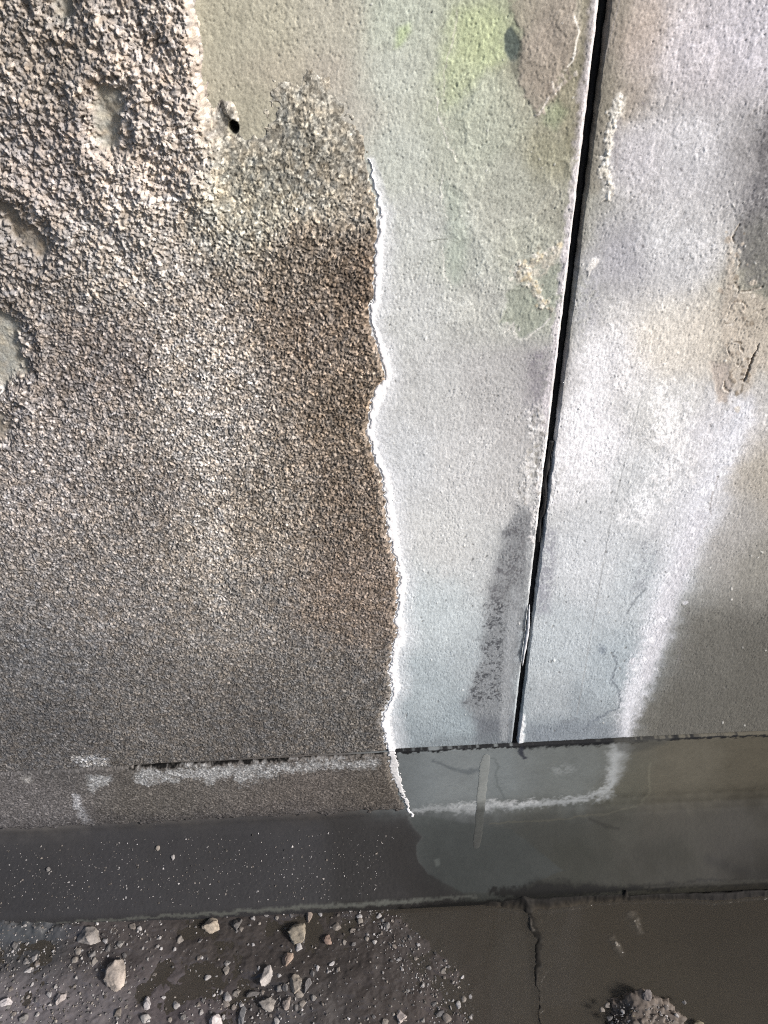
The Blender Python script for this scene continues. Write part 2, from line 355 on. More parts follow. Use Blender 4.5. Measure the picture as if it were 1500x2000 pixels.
    f.line([(1405,925),(1395,960),(1390,1000),(1378,1030)], 2, (120,112,108), .8, .6, 6, 5, spk=(-.2,.2))
    f.line([(1348,1195),(1340,1240),(1322,1300)], 2.4, (110,108,112), .8, .6, 6, 5, spk=(-.1,.25))
    f.poly([(1255,1060),(1285,1040),(1290,1085),(1262,1150),(1240,1150)], (128,132,144), 10, .7, 9, 7, spk=(-.1,.35))
    f.line([(1262,1150),(1240,1175),(1226,1196)], 2, (120,128,138), .7, .7)
    f.line([(1200,1270),(1203,1300),(1196,1330),(1210,1352),(1213,1368),(1204,1384),(1170,1402),(1140,1424)], [1.5,1.6,1.8,2,2,2,2,1.5], (108,118,130), .7, .75, 5, 3)
    f.line([(1125,1404),(1112,1412),(1100,1410)], 3, (112,120,130), .8, .6)
    f.line([(1172,1262),(1178,1272)], 6, (112,124,140), .7, .8, 5, 5, spk=(-.5,.0))
    f.poly([(1060,1040),(1090,1030),(1085,1120),(1075,1200),(1050,1200)], (136,138,152), 9, .7, 8, 6, spk=(-.4,.2))
    f.poly([(1030,1420),(1170,1405),(1215,1420),(1215,1455),(1020,1462)], (116,126,138), 14, .6, 8, 4)
    f.poly([(1040,1300),(1120,1320),(1110,1400),(1030,1400)], (186,194,200), 20, .4)
    f.line([(1250,785),(1196,1000),(1127,1395)], 1.3, (150,154,158), .6, .55, .8, 0)
    f.line([(1180,120),(1215,-20)], 1, (150,146,150), .6, .4, .5, 0)
    f.line([(1018,1400),(1015,1452)], [6,7], (214,218,224), .5, .9, 4, 3, dh=.0015)
    f.line([(-400,1545),(262,1500),(740,1473),(1005,1456),(1200,1446),(1320,1441),(1600,1432)], [3,3,3,2.5,4,2,2], (22,22,24), .6, .95, 2, 3)
    R = random.Random(8)
    def crumbs(pts, n, spread, rgbs, s0, s1, dh):
        for _ in range(n):
            k = R.randrange(len(pts) - 1); t = R.random()
            x = pts[k][0] + (pts[k+1][0] - pts[k][0]) * t + R.gauss(0, spread); y = pts[k][1] + (pts[k+1][1] - pts[k][1]) * t + R.gauss(0, spread)
            r = R.uniform(s0, s1); m = R.randrange(4, 7); a0 = R.uniform(0, 6)
            f.poly([(x + r * R.uniform(.5, 1.2) * math.cos(a0 + 6.283 * q / m), y + r * R.uniform(.5, 1.3) * math.sin(a0 + 6.283 * q / m)) for q in range(m)], R.choice(rgbs), 1.0, .75, 3, 3, dh=dh * R.uniform(.1, .5))
    cream = [(214,208,192),(190,184,168),(206,192,158),(170,166,152),(222,218,208),(150,146,132)]
    crumbs([(1005,535),(1030,515),(1060,500),(1090,482)], 60, 7, cream, 2, 7, .0007)
    crumbs([(1024,520),(1032,545),(1050,560),(1055,590),(1062,600)], 45, 6, cream, 2, 6, .0007)
    crumbs([(1065,585),(1078,600),(1070,615)], 14, 5, cream, 2, 5, .0005)
    crumbs([(985,640),(1000,636),(1006,655)], 16, 5, [(206,205,200),(186,186,180)], 1.5, 4, .0005)
    crumbs([(1214,190),(1200,225),(1192,262),(1186,300),(1176,325),(1184,345),(1191,366),(1182,390)], 110, 4.5, [(226,222,212),(206,200,186),(236,234,228),(178,172,158)], 2, 6, .0010)
    crumbs([(1110,140),(1080,170),(1052,225)], 40, 7, [(176,164,152),(150,138,126),(200,192,182)], 2, 6, .0005)
    crumbs([(1045,800),(1050,860),(1040,930),(1020,980)], 90, 11, [(214,213,214),(160,158,156),(226,226,228),(140,138,134)], 2, 7, .0006)
    crumbs([(1430,470),(1440,560),(1450,620),(1430,690),(1440,760)], 70, 16, [(196,184,168),(168,154,138),(206,198,186),(140,126,108)], 2, 8, .0005)
    crumbs([(1470,690),(1450,745)], 16, 5, [(110,88,60),(84,64,40),(196,180,158)], 2, 5, -.0006)
    crumbs([(870,180),(872,240),(882,290),(900,320)], 30, 6, [(204,204,188),(168,170,154)], 1.2, 3.5, .0004)
    crumbs([(1300,760),(1320,840),(1330,900),(1300,960)], 80, 22, [(238,238,242),(226,226,230)], 2, 8, .0003)
    crumbs([(1420,880),(1380,970),(1330,1090),(1290,1200),(1245,1330)], 110, 12, [(232,234,242),(214,216,226)], 2, 7, .0003)
    # white halo beside the crust, its glow painted into the concrete
    f.line([(a + 6, b) for a, b in RIM], [q * 3.2 for q in RIMW], (222,226,234), 1, .55, 5, 4)
    f.line(RIM, [q * 1.5 for q in RIMW], (244,246,250), .6, .9, 5, 7, spk=(-.9,-.2))
    f.line([(742,90),(741,95)], 1.2, (120,124,118), .5, .8)
    for i in range(420):
        q = random.random(); p = (random.uniform(700,1500), random.uniform(0,1430)); s = random.uniform(.6,1.7)
        f.line([p,(p[0]+random.uniform(-2,2),p[1]+random.uniform(-3,3))], s, (104,102,100) if q < .75 else (232,232,228), .6, .6, 1, 1, dh=-.0004 if q < .75 else .0006)
    f.speckle(.10, .06)

def panel(name, x0, x1, xs, left):
    zs = lines([(ZJ + .0025, .30, .0015, .0018), (.30, 1.33, .0015, .00066), (1.33, 1.8, .002, .004), (1.8, 2.7, .006, .06)])
    X, Z = np.meshgrid(xs, zs)
    P = np.stack([X, np.zeros_like(X), Z], -1)
    f = Field(P, X, Z)
    paint_concrete(f)
    h = f.h
    fade = ss(1.9, 1.6, Z) * ss(1.45, 1.2, np.abs(X))
    w1 = fbm(X, Z * .55, .0032, 3, 4); w2 = fbm(X, Z, .009, 3, 6)
    w3 = fbm(X, Z * .6, .0019, 2, 13)
    h += fade * (.00017 * w1 + .00017 * w3 + .00008 * w2 + .00025 * f.med)
    pk = worley(X, Z, .0042, 7)[0]; pk2, _, pr2, _ = worley(X + .01, Z * .8, .0031, 11)
    f.col *= (1 - fade * (.34 * ss(.26, .10, pk) * ss(-.2, .5, w2 + .6 * f.med) - .25 * ss(.22, .08, pk2) * (pr2 > .6)))[..., None]
    h -= fade * .00025 * ss(.3, .1, pk)
    f.col *= (1 + fade * (.18 * w3 + .09 * w1))[..., None] 
    pit = worley(X, Z, .006, 9)[0]; pr = fbm(X, Z, .02, 2, 12)
    h -= fade * .0006 * ss(.22, .05, pit) * ss(.0, .4, pr)
    # rounded, slightly broken arris at the joint
    xe = (XJ0 - X) if left else (X - XJ1)
    chip = (.0034 if left else .0018) + .0016 * fbm(Z, Z * 0 + (1 if left else 5), .02, 4, 3) + .0012 * np.maximum(0, fbm(Z, Z * 0 + 3, .006, 3, 9))
    r = np.clip(1 - xe / np.maximum(chip, .001), 0, 1)
    h -= .0045 * r * r
    P[..., 0] += (-1 if left else 1) * np.where(xe < 1e-6, .0008 * fbm(Z, Z * 0, .008, 3, 14), 0)
    zr = np.clip(1 - (Z - ZJ - .0025) / .004, 0, 1); h -= .0025 * zr * zr
    if not left:
        pass
    P[..., 1] = -h
    if left:                                   # old fixing hole under the crust lump
        hp = on_wall(457, 248)
        rr = np.hypot((X - hp[0]) * 1.25, (Z - hp[2])) * (1 + .25 * f.wa)
        P[..., 1] += .02 * ss(.0052, .0035, rr)
        f.col *= (1 - .85 * ss(.0058, .0045, rr))[..., None]
    me = grid_mesh(name, P, f.rgba(), M_con, back=lambda v: np.stack([v[:, 0], np.full(len(v), .24), v[:, 2]], -1))
    return link(bpy.data.objects.new(name, me))

wall_l = panel('concrete_wall', -3.0, XJ0, lines([(-3.0, -.78, .3, .02), (-.78, -.30, .008, .004), (-.30, XJ0 - .008, .0008, .0008), (XJ0 - .008, XJ0, .0006, .0004)]), True)
tag(wall_l, 'left concrete wall panel, its left half overgrown by a rough brown mineral crust', 'wall panel')
wall_r = panel('concrete_wall', XJ1, 3.2, lines([(XJ1, XJ1 + .008, .0004, .0006), (XJ1 + .008, .66, .0008, .0008), (.66, 1.35, .002, .003), (1.35, 3.2, .006, .3)]), False)
tag(wall_r, 'right concrete wall panel, crust-free, with a white lime band running down it', 'wall panel')

# ------------------------------------------------------------------ mineral crust
HOLLOWS = [([(188,182),(212,150),(242,162),(250,210),(242,262),(226,296),(206,276),(192,232)], (150,150,134), .0040),
           ([(-20,392),(36,394),(92,438),(108,478),(88,506),(48,474),(14,428),(-20,412)], (122,112,94), .0045),
           ([(-30,596),(18,606),(44,654),(52,708),(32,742),(-30,752)], (166,166,152), .0050),
           ([(-20,796),(18,800),(26,826),(8,846),(-20,846)], (126,116,96), .0035),
           ([(112,-20),(150,-20),(162,22),(142,44),(116,30)], (134,136,126), .004)]
def crust_relief(f, X, Z):
    u, v = f.u, f.v
    d = -poly_sd(u + 5 * f.wa + 7 * f.fa, v + 5 * f.wb + 7 * f.fb, CRUST_POLY)      # + inside, px
    rx = np.interp(v, [-40,40,105,150,205,300,400,480], [378,384,392,391,402,414,424,450])
    step = ss(34, -24, u - rx + 14 * f.wa + 8 * f.fa)          # 1 left of the ridge line
    topish = ss(430, 250, v) * (1 - step)
    m = ss(-2, 9, d) * (1 - topish) + ss(-15, 95, d + 26 * f.wa + 18 * f.fa) * topish
    coarse = ss(470, 330, u + .35 * (v - 300)) * ss(760, 420, v)
    up = ss(480, 360, v + 20 * f.wa); coarse = coarse * (1 - up) + np.minimum(ss(500, 380, u), step) * up   # the thick, lumpy corner
    olive = (1 - step) * ss(470, 380, v + 25 * f.wa)
    low = ss(900, 1400, v)
    thick = .0030 + .0065 * coarse + .0022 * ss(740, 300, u) * (1 - coarse) - .0023 * olive
    lump = coarse * (.0050 * fbm(X + .5 * Z, Z * .6, .06, 3, 2) + .0034 * fbm(X + .4 * Z, Z * .6, .025, 2, 5)) + .0016 * f.big * (1 - low) + .0012 * f.med
    wx = X + .0013 * f.fa + .003 * f.wa; wz = Z + .0013 * f.fb + .003 * f.wb
    a1, a2, ra, ta = worley(wx, wz, .0054, 1); b1, b2, rb, tb = worley(wx, wz, .0031, 2); c1, c2, rc, tc_ = worley(wx, wz, .0018, 3)
    ga = np.sqrt(np.clip(1.05 - a1 * a1 * 1.3, 0, 1)) * (.45 + .75 * ra) + .75 * ta
    gb = np.sqrt(np.clip(1.05 - b1 * b1 * 1.3, 0, 1)) * (.45 + .75 * rb) + .75 * tb
    gc = np.sqrt(np.clip(1.05 - c1 * c1 * 1.3, 0, 1)) * (.5 + .6 * rc) + .8 * tc_
    g = coarse * (.0030 * ga + .0026 * gb + .0015 * gc) + (1 - coarse) * ((.0016 - .0006 * olive) * gb + (.0013 - .0003 * olive) * gc)
    g = g * (1 - .30 * low) + .0005 * f.fa
    calm = np.ones_like(u)
    hol = np.zeros_like(u)
    for pts, rgb, dep in HOLLOWS:
        k = f.sel(pts, 45)
        if not k.any(): continue
        dd = poly_sd(u[k] + 16 * f.wa[k] + 13 * f.fa[k], v[k] + 16 * f.wb[k] + 13 * f.fb[k], pts)
        t = ss(34, -22, dd); hol[k] += dep * t; calm[k] *= 1 - .80 * ss(8, -8, dd)
        bank = ss(16, 30, dd) * ss(60, 36, dd); hol[k] -= .0022 * bank
        a = (ss(12, -12, dd) * (.75 + .25 * f.fa[k]))[:, None] * .85
        f.col[k] = f.col[k] * (1 - a) + lin(rgb) * a
    # the standing ridges at the right side of the thick corner
    ridge = np.zeros_like(u)
    for pts, wd, amp in [([(374,-40),(380,40),(386,105),(385,150),(396,205)], 17, .0011), ([(416,-40),(414,50),(406,105),(398,140)], 5, .0013)]:
        dd = seg_dist(u + 10 * f.wa + 5 * f.fa, v + 6 * f.wb, pts); ridge += amp * ss(1.6, .0, dd / wd) * (.7 + .6 * f.fa)
    lumpd = seg_dist(u + 4 * f.fa, v + 4 * f.fb, [(446,205),(453,222),(458,236)]); ridge += .004 * ss(14, 4, lumpd)
    tone = (.52 + .42 * rb + .85 * rb ** 7 + .75 * (rc - .5) + .6 * rc ** 8) * (1 - coarse) + (.55 + .4 * ra + .4 * rb + .5 * rb ** 6) * coarse
    tone = tone * (.88 + .24 * rc)
    tone = 1 + (tone - 1) * calm * (1 - .2 * low) * (1 - .12 * olive)
    h = m * (thick + lump + g * calm * (.88 - .08 * olive)) + ridge * np.maximum(m, ss(-14, 0, d)) - hol * m
    h = np.maximum(h, np.where(m > .6, .0005, -1)) - (1 - ss(0.0, .06, m)) * .0025
    return h, m, tone, d, coarse

xs = lines([(-2.4, -1.35, .1, .004), (-1.35, -.74, .0022, .0018), (-.74, .036, .00078 * DQ, .00078 * DQ)])
zs = lines([(ZJ + .001, .30, .0009, .0012), (.30, 1.32, .00115 * DQ, .00074 * DQ), (1.32, 1.7, .002, .004), (1.7, 2.3, .006, .05)])
X, Z = np.meshgrid(xs, zs); P = np.stack([X, np.zeros_like(X), Z], -1)
f = Field(P, X, Z); f.base(CRU)
f.poly([(420,215),(500,265),(520,200),(592,128),(690,240),(720,330),(640,420),(420,420)], (164,158,138), 30, .45)
f.line([(385,700),(410,850),(425,1050),(430,1180)], [40,30,26,18], (160,152,144), .9, .45, 14, 6)
f.poly([(140,1470),(180,1468),(216,1478),(212,1494),(165,1492)], (150,152,156), 6, .8, 6, 5, spk=(-.5,.1))
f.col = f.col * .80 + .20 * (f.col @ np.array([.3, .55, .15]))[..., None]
f.col *= (1.46 + .14 * ss(480, 330, f.u) * ss(700, 420, f.v) - .45 * ss(400, 440, f.u) * ss(470, 330, f.v) - .30 * ss(1150, 1450, f.v))[..., None]  # lower crust darkened: light falloff put into its tone
h, m, tone, d, coarse = crust_relief(f, X, Z)
hue = fbm(X, Z, .006, 2, 10)
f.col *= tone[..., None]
f.col *= 1 + np.stack([.07 * hue, 0 * hue, -.09 * hue], -1) + (.10 * f.med + .08 * f.big)[..., None]
# black fixing hole
hp = on_wall(457, 248)
rr = np.hypot((X - hp[0]) * 1.25, Z - hp[2]) * (1 + .25 * f.wa)
h -= .02 * ss(.0060, .0042, rr)
# foot of the crust: rounded over the footing joint
jw = np.where(f.u < 262, .0005, .0034) + .0010 * fbm(X, Z * 0, .03, 3, 4)
zr = np.clip((Z - ZJ - np.maximum(jw, 0)) / .005, 0, 1); h = h * np.sqrt(zr) - .003 * (1 - ss(0, .05, zr))
P[..., 1] = -h
hk = np.maximum(np.maximum(h[:-1, :-1], h[1:, 1:]), np.maximum(h[:-1, 1:], h[1:, :-1])) > -.0012
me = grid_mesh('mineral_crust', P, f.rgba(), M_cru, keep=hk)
link(bpy.data.objects.new('mineral_crust', me), wall_l)

def rim_field(X, Z, f):
    d, ww = seg_dist(f.u + 4 * f.wa + 6 * f.fa, f.v + 4 * f.wb + 6 * f.fb, RIM, RIMW)
    t = d / ww
    h = np.where(t < 1, .0007 * np.clip(1 - t * t, 0, 1) ** .7 * (.8 + .35 * f.wa) + .0004 * f.fa + .0004, -.002)
    h = h - .002 * ss(.9, 1.15, t)
    f.col[:] = lin((248,248,252)); f.col *= (.95 + .06 * f.fa + .09 * f.wa)[..., None]
    f.col = np.minimum(f.col, .82)
    return h, t
xs = lines([(-.06, .045, .0008, .0008)]); zs = lines([(ZJ + .0005, 1.22, .0013, .0009)])
X, Z = np.meshgrid(xs, zs); P = np.stack([X, np.zeros_like(X), Z], -1); f = Field(P, X, Z)
h, t = rim_field(X, Z, f); P[..., 1] = -h
hk = np.minimum(np.minimum(t[:-1, :-1], t[1:, 1:]), np.minimum(t[:-1, 1:], t[1:, :-1])) < 1.1
link(bpy.data.objects.new('mineral_rim', grid_mesh('mineral_rim', P, f.rgba(), M_con, keep=hk)), wall_l)

# ------------------------------------------------------------------ joint filler: a sunken dark strip and the peeling bead
def tube(name, pts, rad, mat, rgb, parent, wob=.0008, flat=1.0, gloss=.3, nseg=10):
    n = len(pts); V = []; F = []
    for i, p in enumerate(pts):
        for k in range(nseg):
            a = 2 * math.pi * k / nseg
            r = rad[i] * (1 + .25 * math.sin(3 * a + i * .7) * random.random())
            V.append((p[0] + r * math.cos(a), p[1] + r * flat * math.sin(a), p[2]))
    for i in range(n - 1):
        for k in range(nseg):
            F.append((i * nseg + k, i * nseg + (k + 1) % nseg, (i + 1) * nseg + (k + 1) % nseg, (i + 1) * nseg + k))
    V.append(tuple(pts[0])); V.append(tuple(pts[-1])); T = []
    for k in range(nseg):
        T.append((n * nseg, (k + 1) % nseg, k)); T.append((n * nseg + 1, (n - 1) * nseg + k, (n - 1) * nseg + (k + 1) % nseg))
    col = np.tile(np.array(list(lin(rgb)) + [gloss]), (len(V), 1))
    col[:, :3] *= (1 + .3 * _rng.standard_normal(len(V)).clip(-1, 1))[:, None]
    return link(bpy.data.objects.new(name, np_mesh(name, np.array(V), np.array(F), col, mat, F3=np.array(T))), parent)
xm = (XJ0 + XJ1) / 2
zz = np.arange(.278, 2.7, .004)
wig = fbm(zz, zz * 0, .05, 4, 3)
tube('joint_sealant', [(xm + .0008 * wg, .013 + .002 * wg, z) for z, wg in zip(zz, wig)], [.0046] * len(zz), M_foot, (30,30,32), wall_l)
zb = np.arange(on_wall(1018, 1300)[2], on_wall(1024, 1180)[2], .003)
tube('sealant_bead', [(xm - .0028 + .0008 * math.sin(z * 60), -.0012 - .0006 * math.sin(z * 90), z) for z in zb],
     [.0024 * math.sin(math.pi * (i + .6) / (len(zb) + .2)) ** .6 for i in range(len(zb))], M_foot, (188,192,200), wall_l, gloss=.7)
zb = np.arange(on_wall(1052, 1060)[2], on_wall(1076, 860)[2], .003)
tube('sealant_bead', [(xm - .0005 + .0012 * math.sin(z * 75), .003 + .0012 * math.sin(z * 120), z) for z in zb],
     [.0022 * (1 + .3 * math.sin(z * 200)) for z in zb], M_foot, (34,34,36), wall_l, gloss=.4)

# ------------------------------------------------------------------ footing: face, cove, sloping ledge, lip
FPRO = [(.0, .2797), (-.0012, .2793), (-.0018, .2780), (-.0026, .112), (-.008, .096), (-.018, .085), (-.114, .0315), (-.120, .0270), (-.1235, .0205), (-.1245, -.05)]
def foot_profile(n_face=105, n_cove=26, n_led=92, n_lip=22):
    p = np.array(FPRO); s = np.concatenate([[0], np.cumsum(np.hypot(*np.diff(p, axis=0).T))])
    q = np.concatenate([np.linspace(0, s[3], n_face), np.linspace(s[3], s[5], n_cove)[1:], np.linspace(s[5], s[6], n_led)[1:], np.linspace(s[6], s[9], n_lip)[1:]])
    y = np.interp(q, s, p[:, 0]); z = np.interp(q, s, p[:, 1])
    for _ in range(6):
        y[1:-1] = .25 * y[:-2] + .5 * y[1:-1] + .25 * y[2:]; z[1:-1] = .25 * z[:-2] + .5 * z[1:-1] + .25 * z[2:]
    dy = np.gradient(y); dz = np.gradient(z); L = np.hypot(dy, dz)
    return q, y, z, dz / L, -dy / L          # outward normal (ny, nz)
FOOT = [(820,1520,(110,118,122)),(900,1550,(112,118,120)),(1000,1520,(105,112,114)),(1100,1520,(100,106,106)),(1220,1590,(84,84,74)),
 (1350,1500,(90,86,74)),(1480,1500,(80,75,62)),(1300,1580,(86,82,70)),(1480,1580,(68,64,53)),(880,1640,(85,91,91)),(1000,1650,(82,86,82)),
 (1100,1680,(75,77,68)),(1300,1680,(66,65,54)),(1480,1680,(54,50,42)),(900,1715,(72,76,72)),(1050,1620,(84,86,80)),
 (300,1560,(88,84,80)),(600,1550,(92,86,82)),(100,1580,(92,89,88)),(200,1710,(70,70,76)),(500,1690,(65,65,68)),(700,1710,(54,53,53)),
 (780,1690,(46,43,41)),(60,1740,(62,62,66)),(300,1650,(66,65,68)),(600,1640,(60,59,60))]
xs = lines([(-3.0, -.82, .3, .01), (-.82, .80, .0016, .0016), (.80, 1.4, .003, .004), (1.4, 3.2, .01, .3)])
q, fy, fz, fny, fnz = foot_profile()
X, Q = np.meshgrid(xs, -q)
P = np.stack([X, np.broadcast_to(fy[:, None], X.shape), np.broadcast_to(fz[:, None], X.shape)], -1).copy()
f = Field(P, X, Q); f.base(FOOT, 40)
# dark silt film left, cleaner greenish concrete right of a curved tide edge
TIDE = [(797,1590),(805,1610),(812,1622),(826,1632),(815,1650),(813,1667),(820,1687),(836,1706),(862,1722),(892,1736),(905,1744)]
f.poly([(-400,1640),(0,1632),(200,1622),(420,1606),(800,1592)] + TIDE[1:] + [(905,1800),(-400,1860)], (64,63,66), 16, .75, 14, 4)
f.poly([(640,1600),(797,1592)] + TIDE[1:] + [(905,1800),(640,1800)], (45,42,39), 30, .6, 3, 1)
f.poly(TIDE + [(1000,1742),(1100,1700),(1000,1620)], (82,89,88), 2.5, .75, 2, 1)
f.line(TIDE[:8], [3,2.5,2,1.8,1.5,1.2,1,.8], (100,103,103), .9, .3, 3, 2)
# white lime band along the foot of the face
f.line([(1212,1440),(1205,1480),(1198,1518),(1185,1545),(1150,1559),(1060,1570),(960,1576),(880,1580),(806,1584)], [16,14,13,9,6,6,7,6,5], (160,166,170), .95, .75, 10, 8)
f.line([(880,1574),(960,1570),(1050,1566)], [5,6,4], (186,190,194), .7, .7, 7, 5, spk=(-.4,.2))
f.poly([(780,1476),(1000,1460),(1010,1550),(900,1575),(800,1580)], (112,122,127), 12, .35)
f.line([(845,1485),(880,1500),(915,1508),(945,1500)], [2,3,4,2], (80,88,94), .9, .7)
f.line([(950,1476),(968,1482),(974,1496),(968,1510),(972,1535),(985,1558)], 2, (84,92,94), .8, .6)
f.poly([(1075,1498),(1110,1492),(1128,1500),(1110,1512),(1085,1512)], (128,134,136), 7, .6, 6, 4, spk=(-.4,.1))
f.line([(772,1469),(900,1462),(1005,1457),(1025,1457),(1120,1452),(1230,1447),(1300,1444),(1600,1432)], [3,2.5,2.5,6,6.5,5,2.5,1.8], (20,22,26), .5, 1, 3, 4)
f.line([(768,1476),(773,1492)], [5,3], (26,28,36), .5, .95)
f.poly([(1200,1446),(1310,1442),(1300,1455),(1230,1470),(1205,1468)], (70,70,66), 6, .7)
f.line([(1018,1465),(1024,1480)], [6,4], (40,44,56), .5, .9)
f.line([(1270,1490),(1268,1550),(1245,1575),(1180,1590),(1100,1600),(960,1608)], 1.6, (110,108,92), .8, .55)
f.poly([(1215,1480),(1270,1480),(1266,1550),(1240,1575),(1200,1580),(1205,1530)], (84,84,74), 12, .5)
f.line([(1150,1602),(1180,1612),(1210,1618)], [3,4,3], (52,52,46), .9, .6)
f.line([(1385,1680),(1440,1700),(1520,1715)], [8,12,10], (40,38,36), .9, .6)
f.poly([(848,1680),(858,1678),(858,1690),(850,1694)], (120,128,124), 3, .7)
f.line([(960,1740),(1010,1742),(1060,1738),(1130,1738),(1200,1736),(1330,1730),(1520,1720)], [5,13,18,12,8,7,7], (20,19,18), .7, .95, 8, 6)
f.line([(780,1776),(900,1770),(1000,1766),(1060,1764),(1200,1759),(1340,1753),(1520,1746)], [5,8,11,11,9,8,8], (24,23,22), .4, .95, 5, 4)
# lit arris of the lip, its highlight painted pale
f.line([(40,1806),(200,1798),(400,1786),(480,1780),(600,1772),(760,1764),(860,1754),(930,1751)], [1.5,2,3,4,4,4,3,2], (112,115,108), .6, .8, 4, 4)
f.line([(1260,1732),(1400,1726),(1520,1718)], [2,4,4], (84,82,74), .6, .7, 4, 4)
f.speckle(.10, .10)
rs = ss(780, 860, f.u); ledge_dim = ss(.165 - .03 * rs, .185 + .03 * rs, q[:, None] + .012 * f.wa * rs)
f.col *= (.80 + .22 * rs - (.28 + .42 * rs) * ledge_dim)[..., None]  # ledge tone cut to offset the extra sun its slope catches
f.wet[:] = .22 + .22 * ss(-.3, .5, f.big)
f.h += .00010 * f.med + .00007 * fbm(X, Q, .004, 3, 4) + .00025 * ss(900, 700, f.u) * fbm(X, Q, .003, 2, 8) * ss(-.15, -.25, Q)
P[..., 1] += f.h * fny[:, None]; P[..., 2] += f.h * fnz[:, None]
me = grid_mesh('concrete_footing', P[::-1], f.rgba()[::-1], M_foot, back=lambda v: np.stack([v[:, 0], np.full(len(v), .3), v[:, 2]], -1))
foot = link(bpy.data.objects.new('concrete_footing', me))
tag(foot, 'long low concrete footing with a sloping ledge running under both wall panels', 'footing')

# crust carried down over the footing
xs = lines([(-2.4, -1.35, .2, .01), (-1.35, -.82, .003, .0025), (-.82, .05, .00105, .00105)])
q, fy, fz, fny, fnz = foot_profile(165, 40, 40, 12)
k = q < .22; q, fy, fz, fny, fnz = q[k], fy[k], fz[k], fny[k], fnz[k]
X, Q = np.meshgrid(xs, -q)
P = np.stack([X, np.broadcast_to(fy[:, None], X.shape), np.broadcast_to(fz[:, None], X.shape)], -1).copy()
f = Field(P, X, Q + .28); f.base(CRU, 40)
f.poly([(262,1502),(320,1498),(420,1494),(520,1488),(640,1483),(740,1478),(740,1492),(640,1497),(560,1504),(485,1520),(472,1530),(460,1512),(428,1516),(412,1528),(395,1512),(300,1522),(285,1532),(270,1518)], (160,163,166), 6, .7, 9, 9, spk=(-.75,.15))
f.poly([(170,1512),(218,1508),(216,1524),(196,1534),(184,1540),(172,1524)], (166,170,174), 5, .6, 8, 8, spk=(-.8,.1))
f.line([(150,1548),(156,1575),(170,1598),(196,1624)], [4,6,8,5], (152,154,160), .7, .75, 6, 5)
f.poly([(0,1590),(130,1575),(200,1615),(190,1630),(0,1636)], (118,116,118), 18, .6, 8, 5, spk=(-.5,.3))
f.col *= 1.06
f.line([(254,1494),(330,1490),(500,1481),(640,1474),(765,1466)], [1.5,3,2.6,2.2,1.2], (16,15,14), .6, 1, 4, 5)
f.poly([(40,1512),(62,1508),(66,1520),(52,1522)], (150,148,146), 4, .7)
f.poly([(-400,1640),(0,1598),(200,1590),(420,1580),(805,1572),(805,1700),(-400,1760)], (66,64,66), 26, .85, 16, 5)
h, m, tone, d, coarse = crust_relief(f, X, Q + .28)
f.col *= (1 + (tone - 1) * .8)[..., None]; f.col *= (1 + .1 * f.med)[..., None]
low = ss(.150, .184, q)[:, None] + 0 * X + .35 * f.wa + .15 * f.fa                # fades out in the cove
fade = 1 - ss(.25, .75, low)
jw = np.where(f.u < 262, -.0005, .0012) + .0008 * fbm(X, X * 0, .03, 3, 6)
zr = np.clip((-Q - np.maximum(jw, 0)) / .004, 0, 1)
h = (h * .75 + .0006) * fade * np.sqrt(zr) - .003 * (1 - ss(0, .12, fade)) - .003 * (1 - ss(0, .05, zr))
hold = ss(262, 250, f.u) * ss(0, 40, f.u + 3000)
P[..., 1] += h * fny[:, None]; P[..., 2] += h * fnz[:, None]
hk = np.maximum(np.maximum(h[:-1, :-1], h[1:, 1:]), np.maximum(h[:-1, 1:], h[1:, :-1])) > -.0012
link(bpy.data.objects.new('mineral_crust', grid_mesh('mineral_crust', P[::-1], f.rgba()[::-1], M_cru, keep=hk[::-1])), foot)
# white rim on the footing
xs = lines([(-.02, .06, .0009, .0009)]); X, Q = np.meshgrid(xs, -q)
P = np.stack([X, np.broadcast_to(fy[:, None], X.shape), np.broadcast_to(fz[:, None], X.shape)], -1).copy()
f = Field(P, X, Q + .28); h, t = rim_field(X, Q + .28, f)
f.col *= .62
P[..., 1] += h * fny[:, None]; P[..., 2] += h * fnz[:, None]
hk = np.minimum(np.minimum(t[:-1, :-1], t[1:, 1:]), np.minimum(t[:-1, 1:], t[1:, :-1])) < 1.1
link(bpy.data.objects.new('mineral_rim', grid_mesh('mineral_rim', P[::-1], f.rgba()[::-1], M_con, keep=hk[::-1])), foot)
# the pale run of lime down the footing
q, fy, fz, fny, fnz = foot_profile(165, 40, 120, 12)
xs = lines([(.11, .17, .0009, .0009)]); X, Q = np.meshgrid(xs, -q)
P = np.stack([X, np.broadcast_to(fy[:, None], X.shape), np.broadcast_to(fz[:, None], X.shape)], -1).copy()
f = Field(P, X, Q + .28)
d, ww = seg_dist(f.u + 1.5 * f.wa + 1 * f.fa, f.v + 2 * f.fa, [(950,1480),(947,1492),(943,1530),(938,1580),(934,1630),(931,1652)], [7,8.5,8,7.5,7,5])
t = d / ww
f.base([(946,1486,(126,132,132)),(940,1560,(128,133,132)),(936,1600,(110,114,110)),(932,1650,(106,108,105))], 30)
f.speckle(.12, .10)
f.col *= .95
f.col *= (1.0 - .68 * ss(.15, .185, q)[:, None])[..., None]
h = .0002 * np.clip(1 - t ** 4, -.5, 1)
P[..., 1] += (h + .00035) * fny[:, None]; P[..., 2] += (h + .00035) * fnz[:, None]
hk = np.minimum(np.minimum(t[:-1, :-1], t[1:, 1:]), np.minimum(t[:-1, 1:], t[1:, :-1])) < 1.0
link(bpy.data.objects.new('lime_streak', grid_mesh('lime_streak', P[::-1], f.rgba()[::-1], M_foot, keep=hk[::-1])), foot)

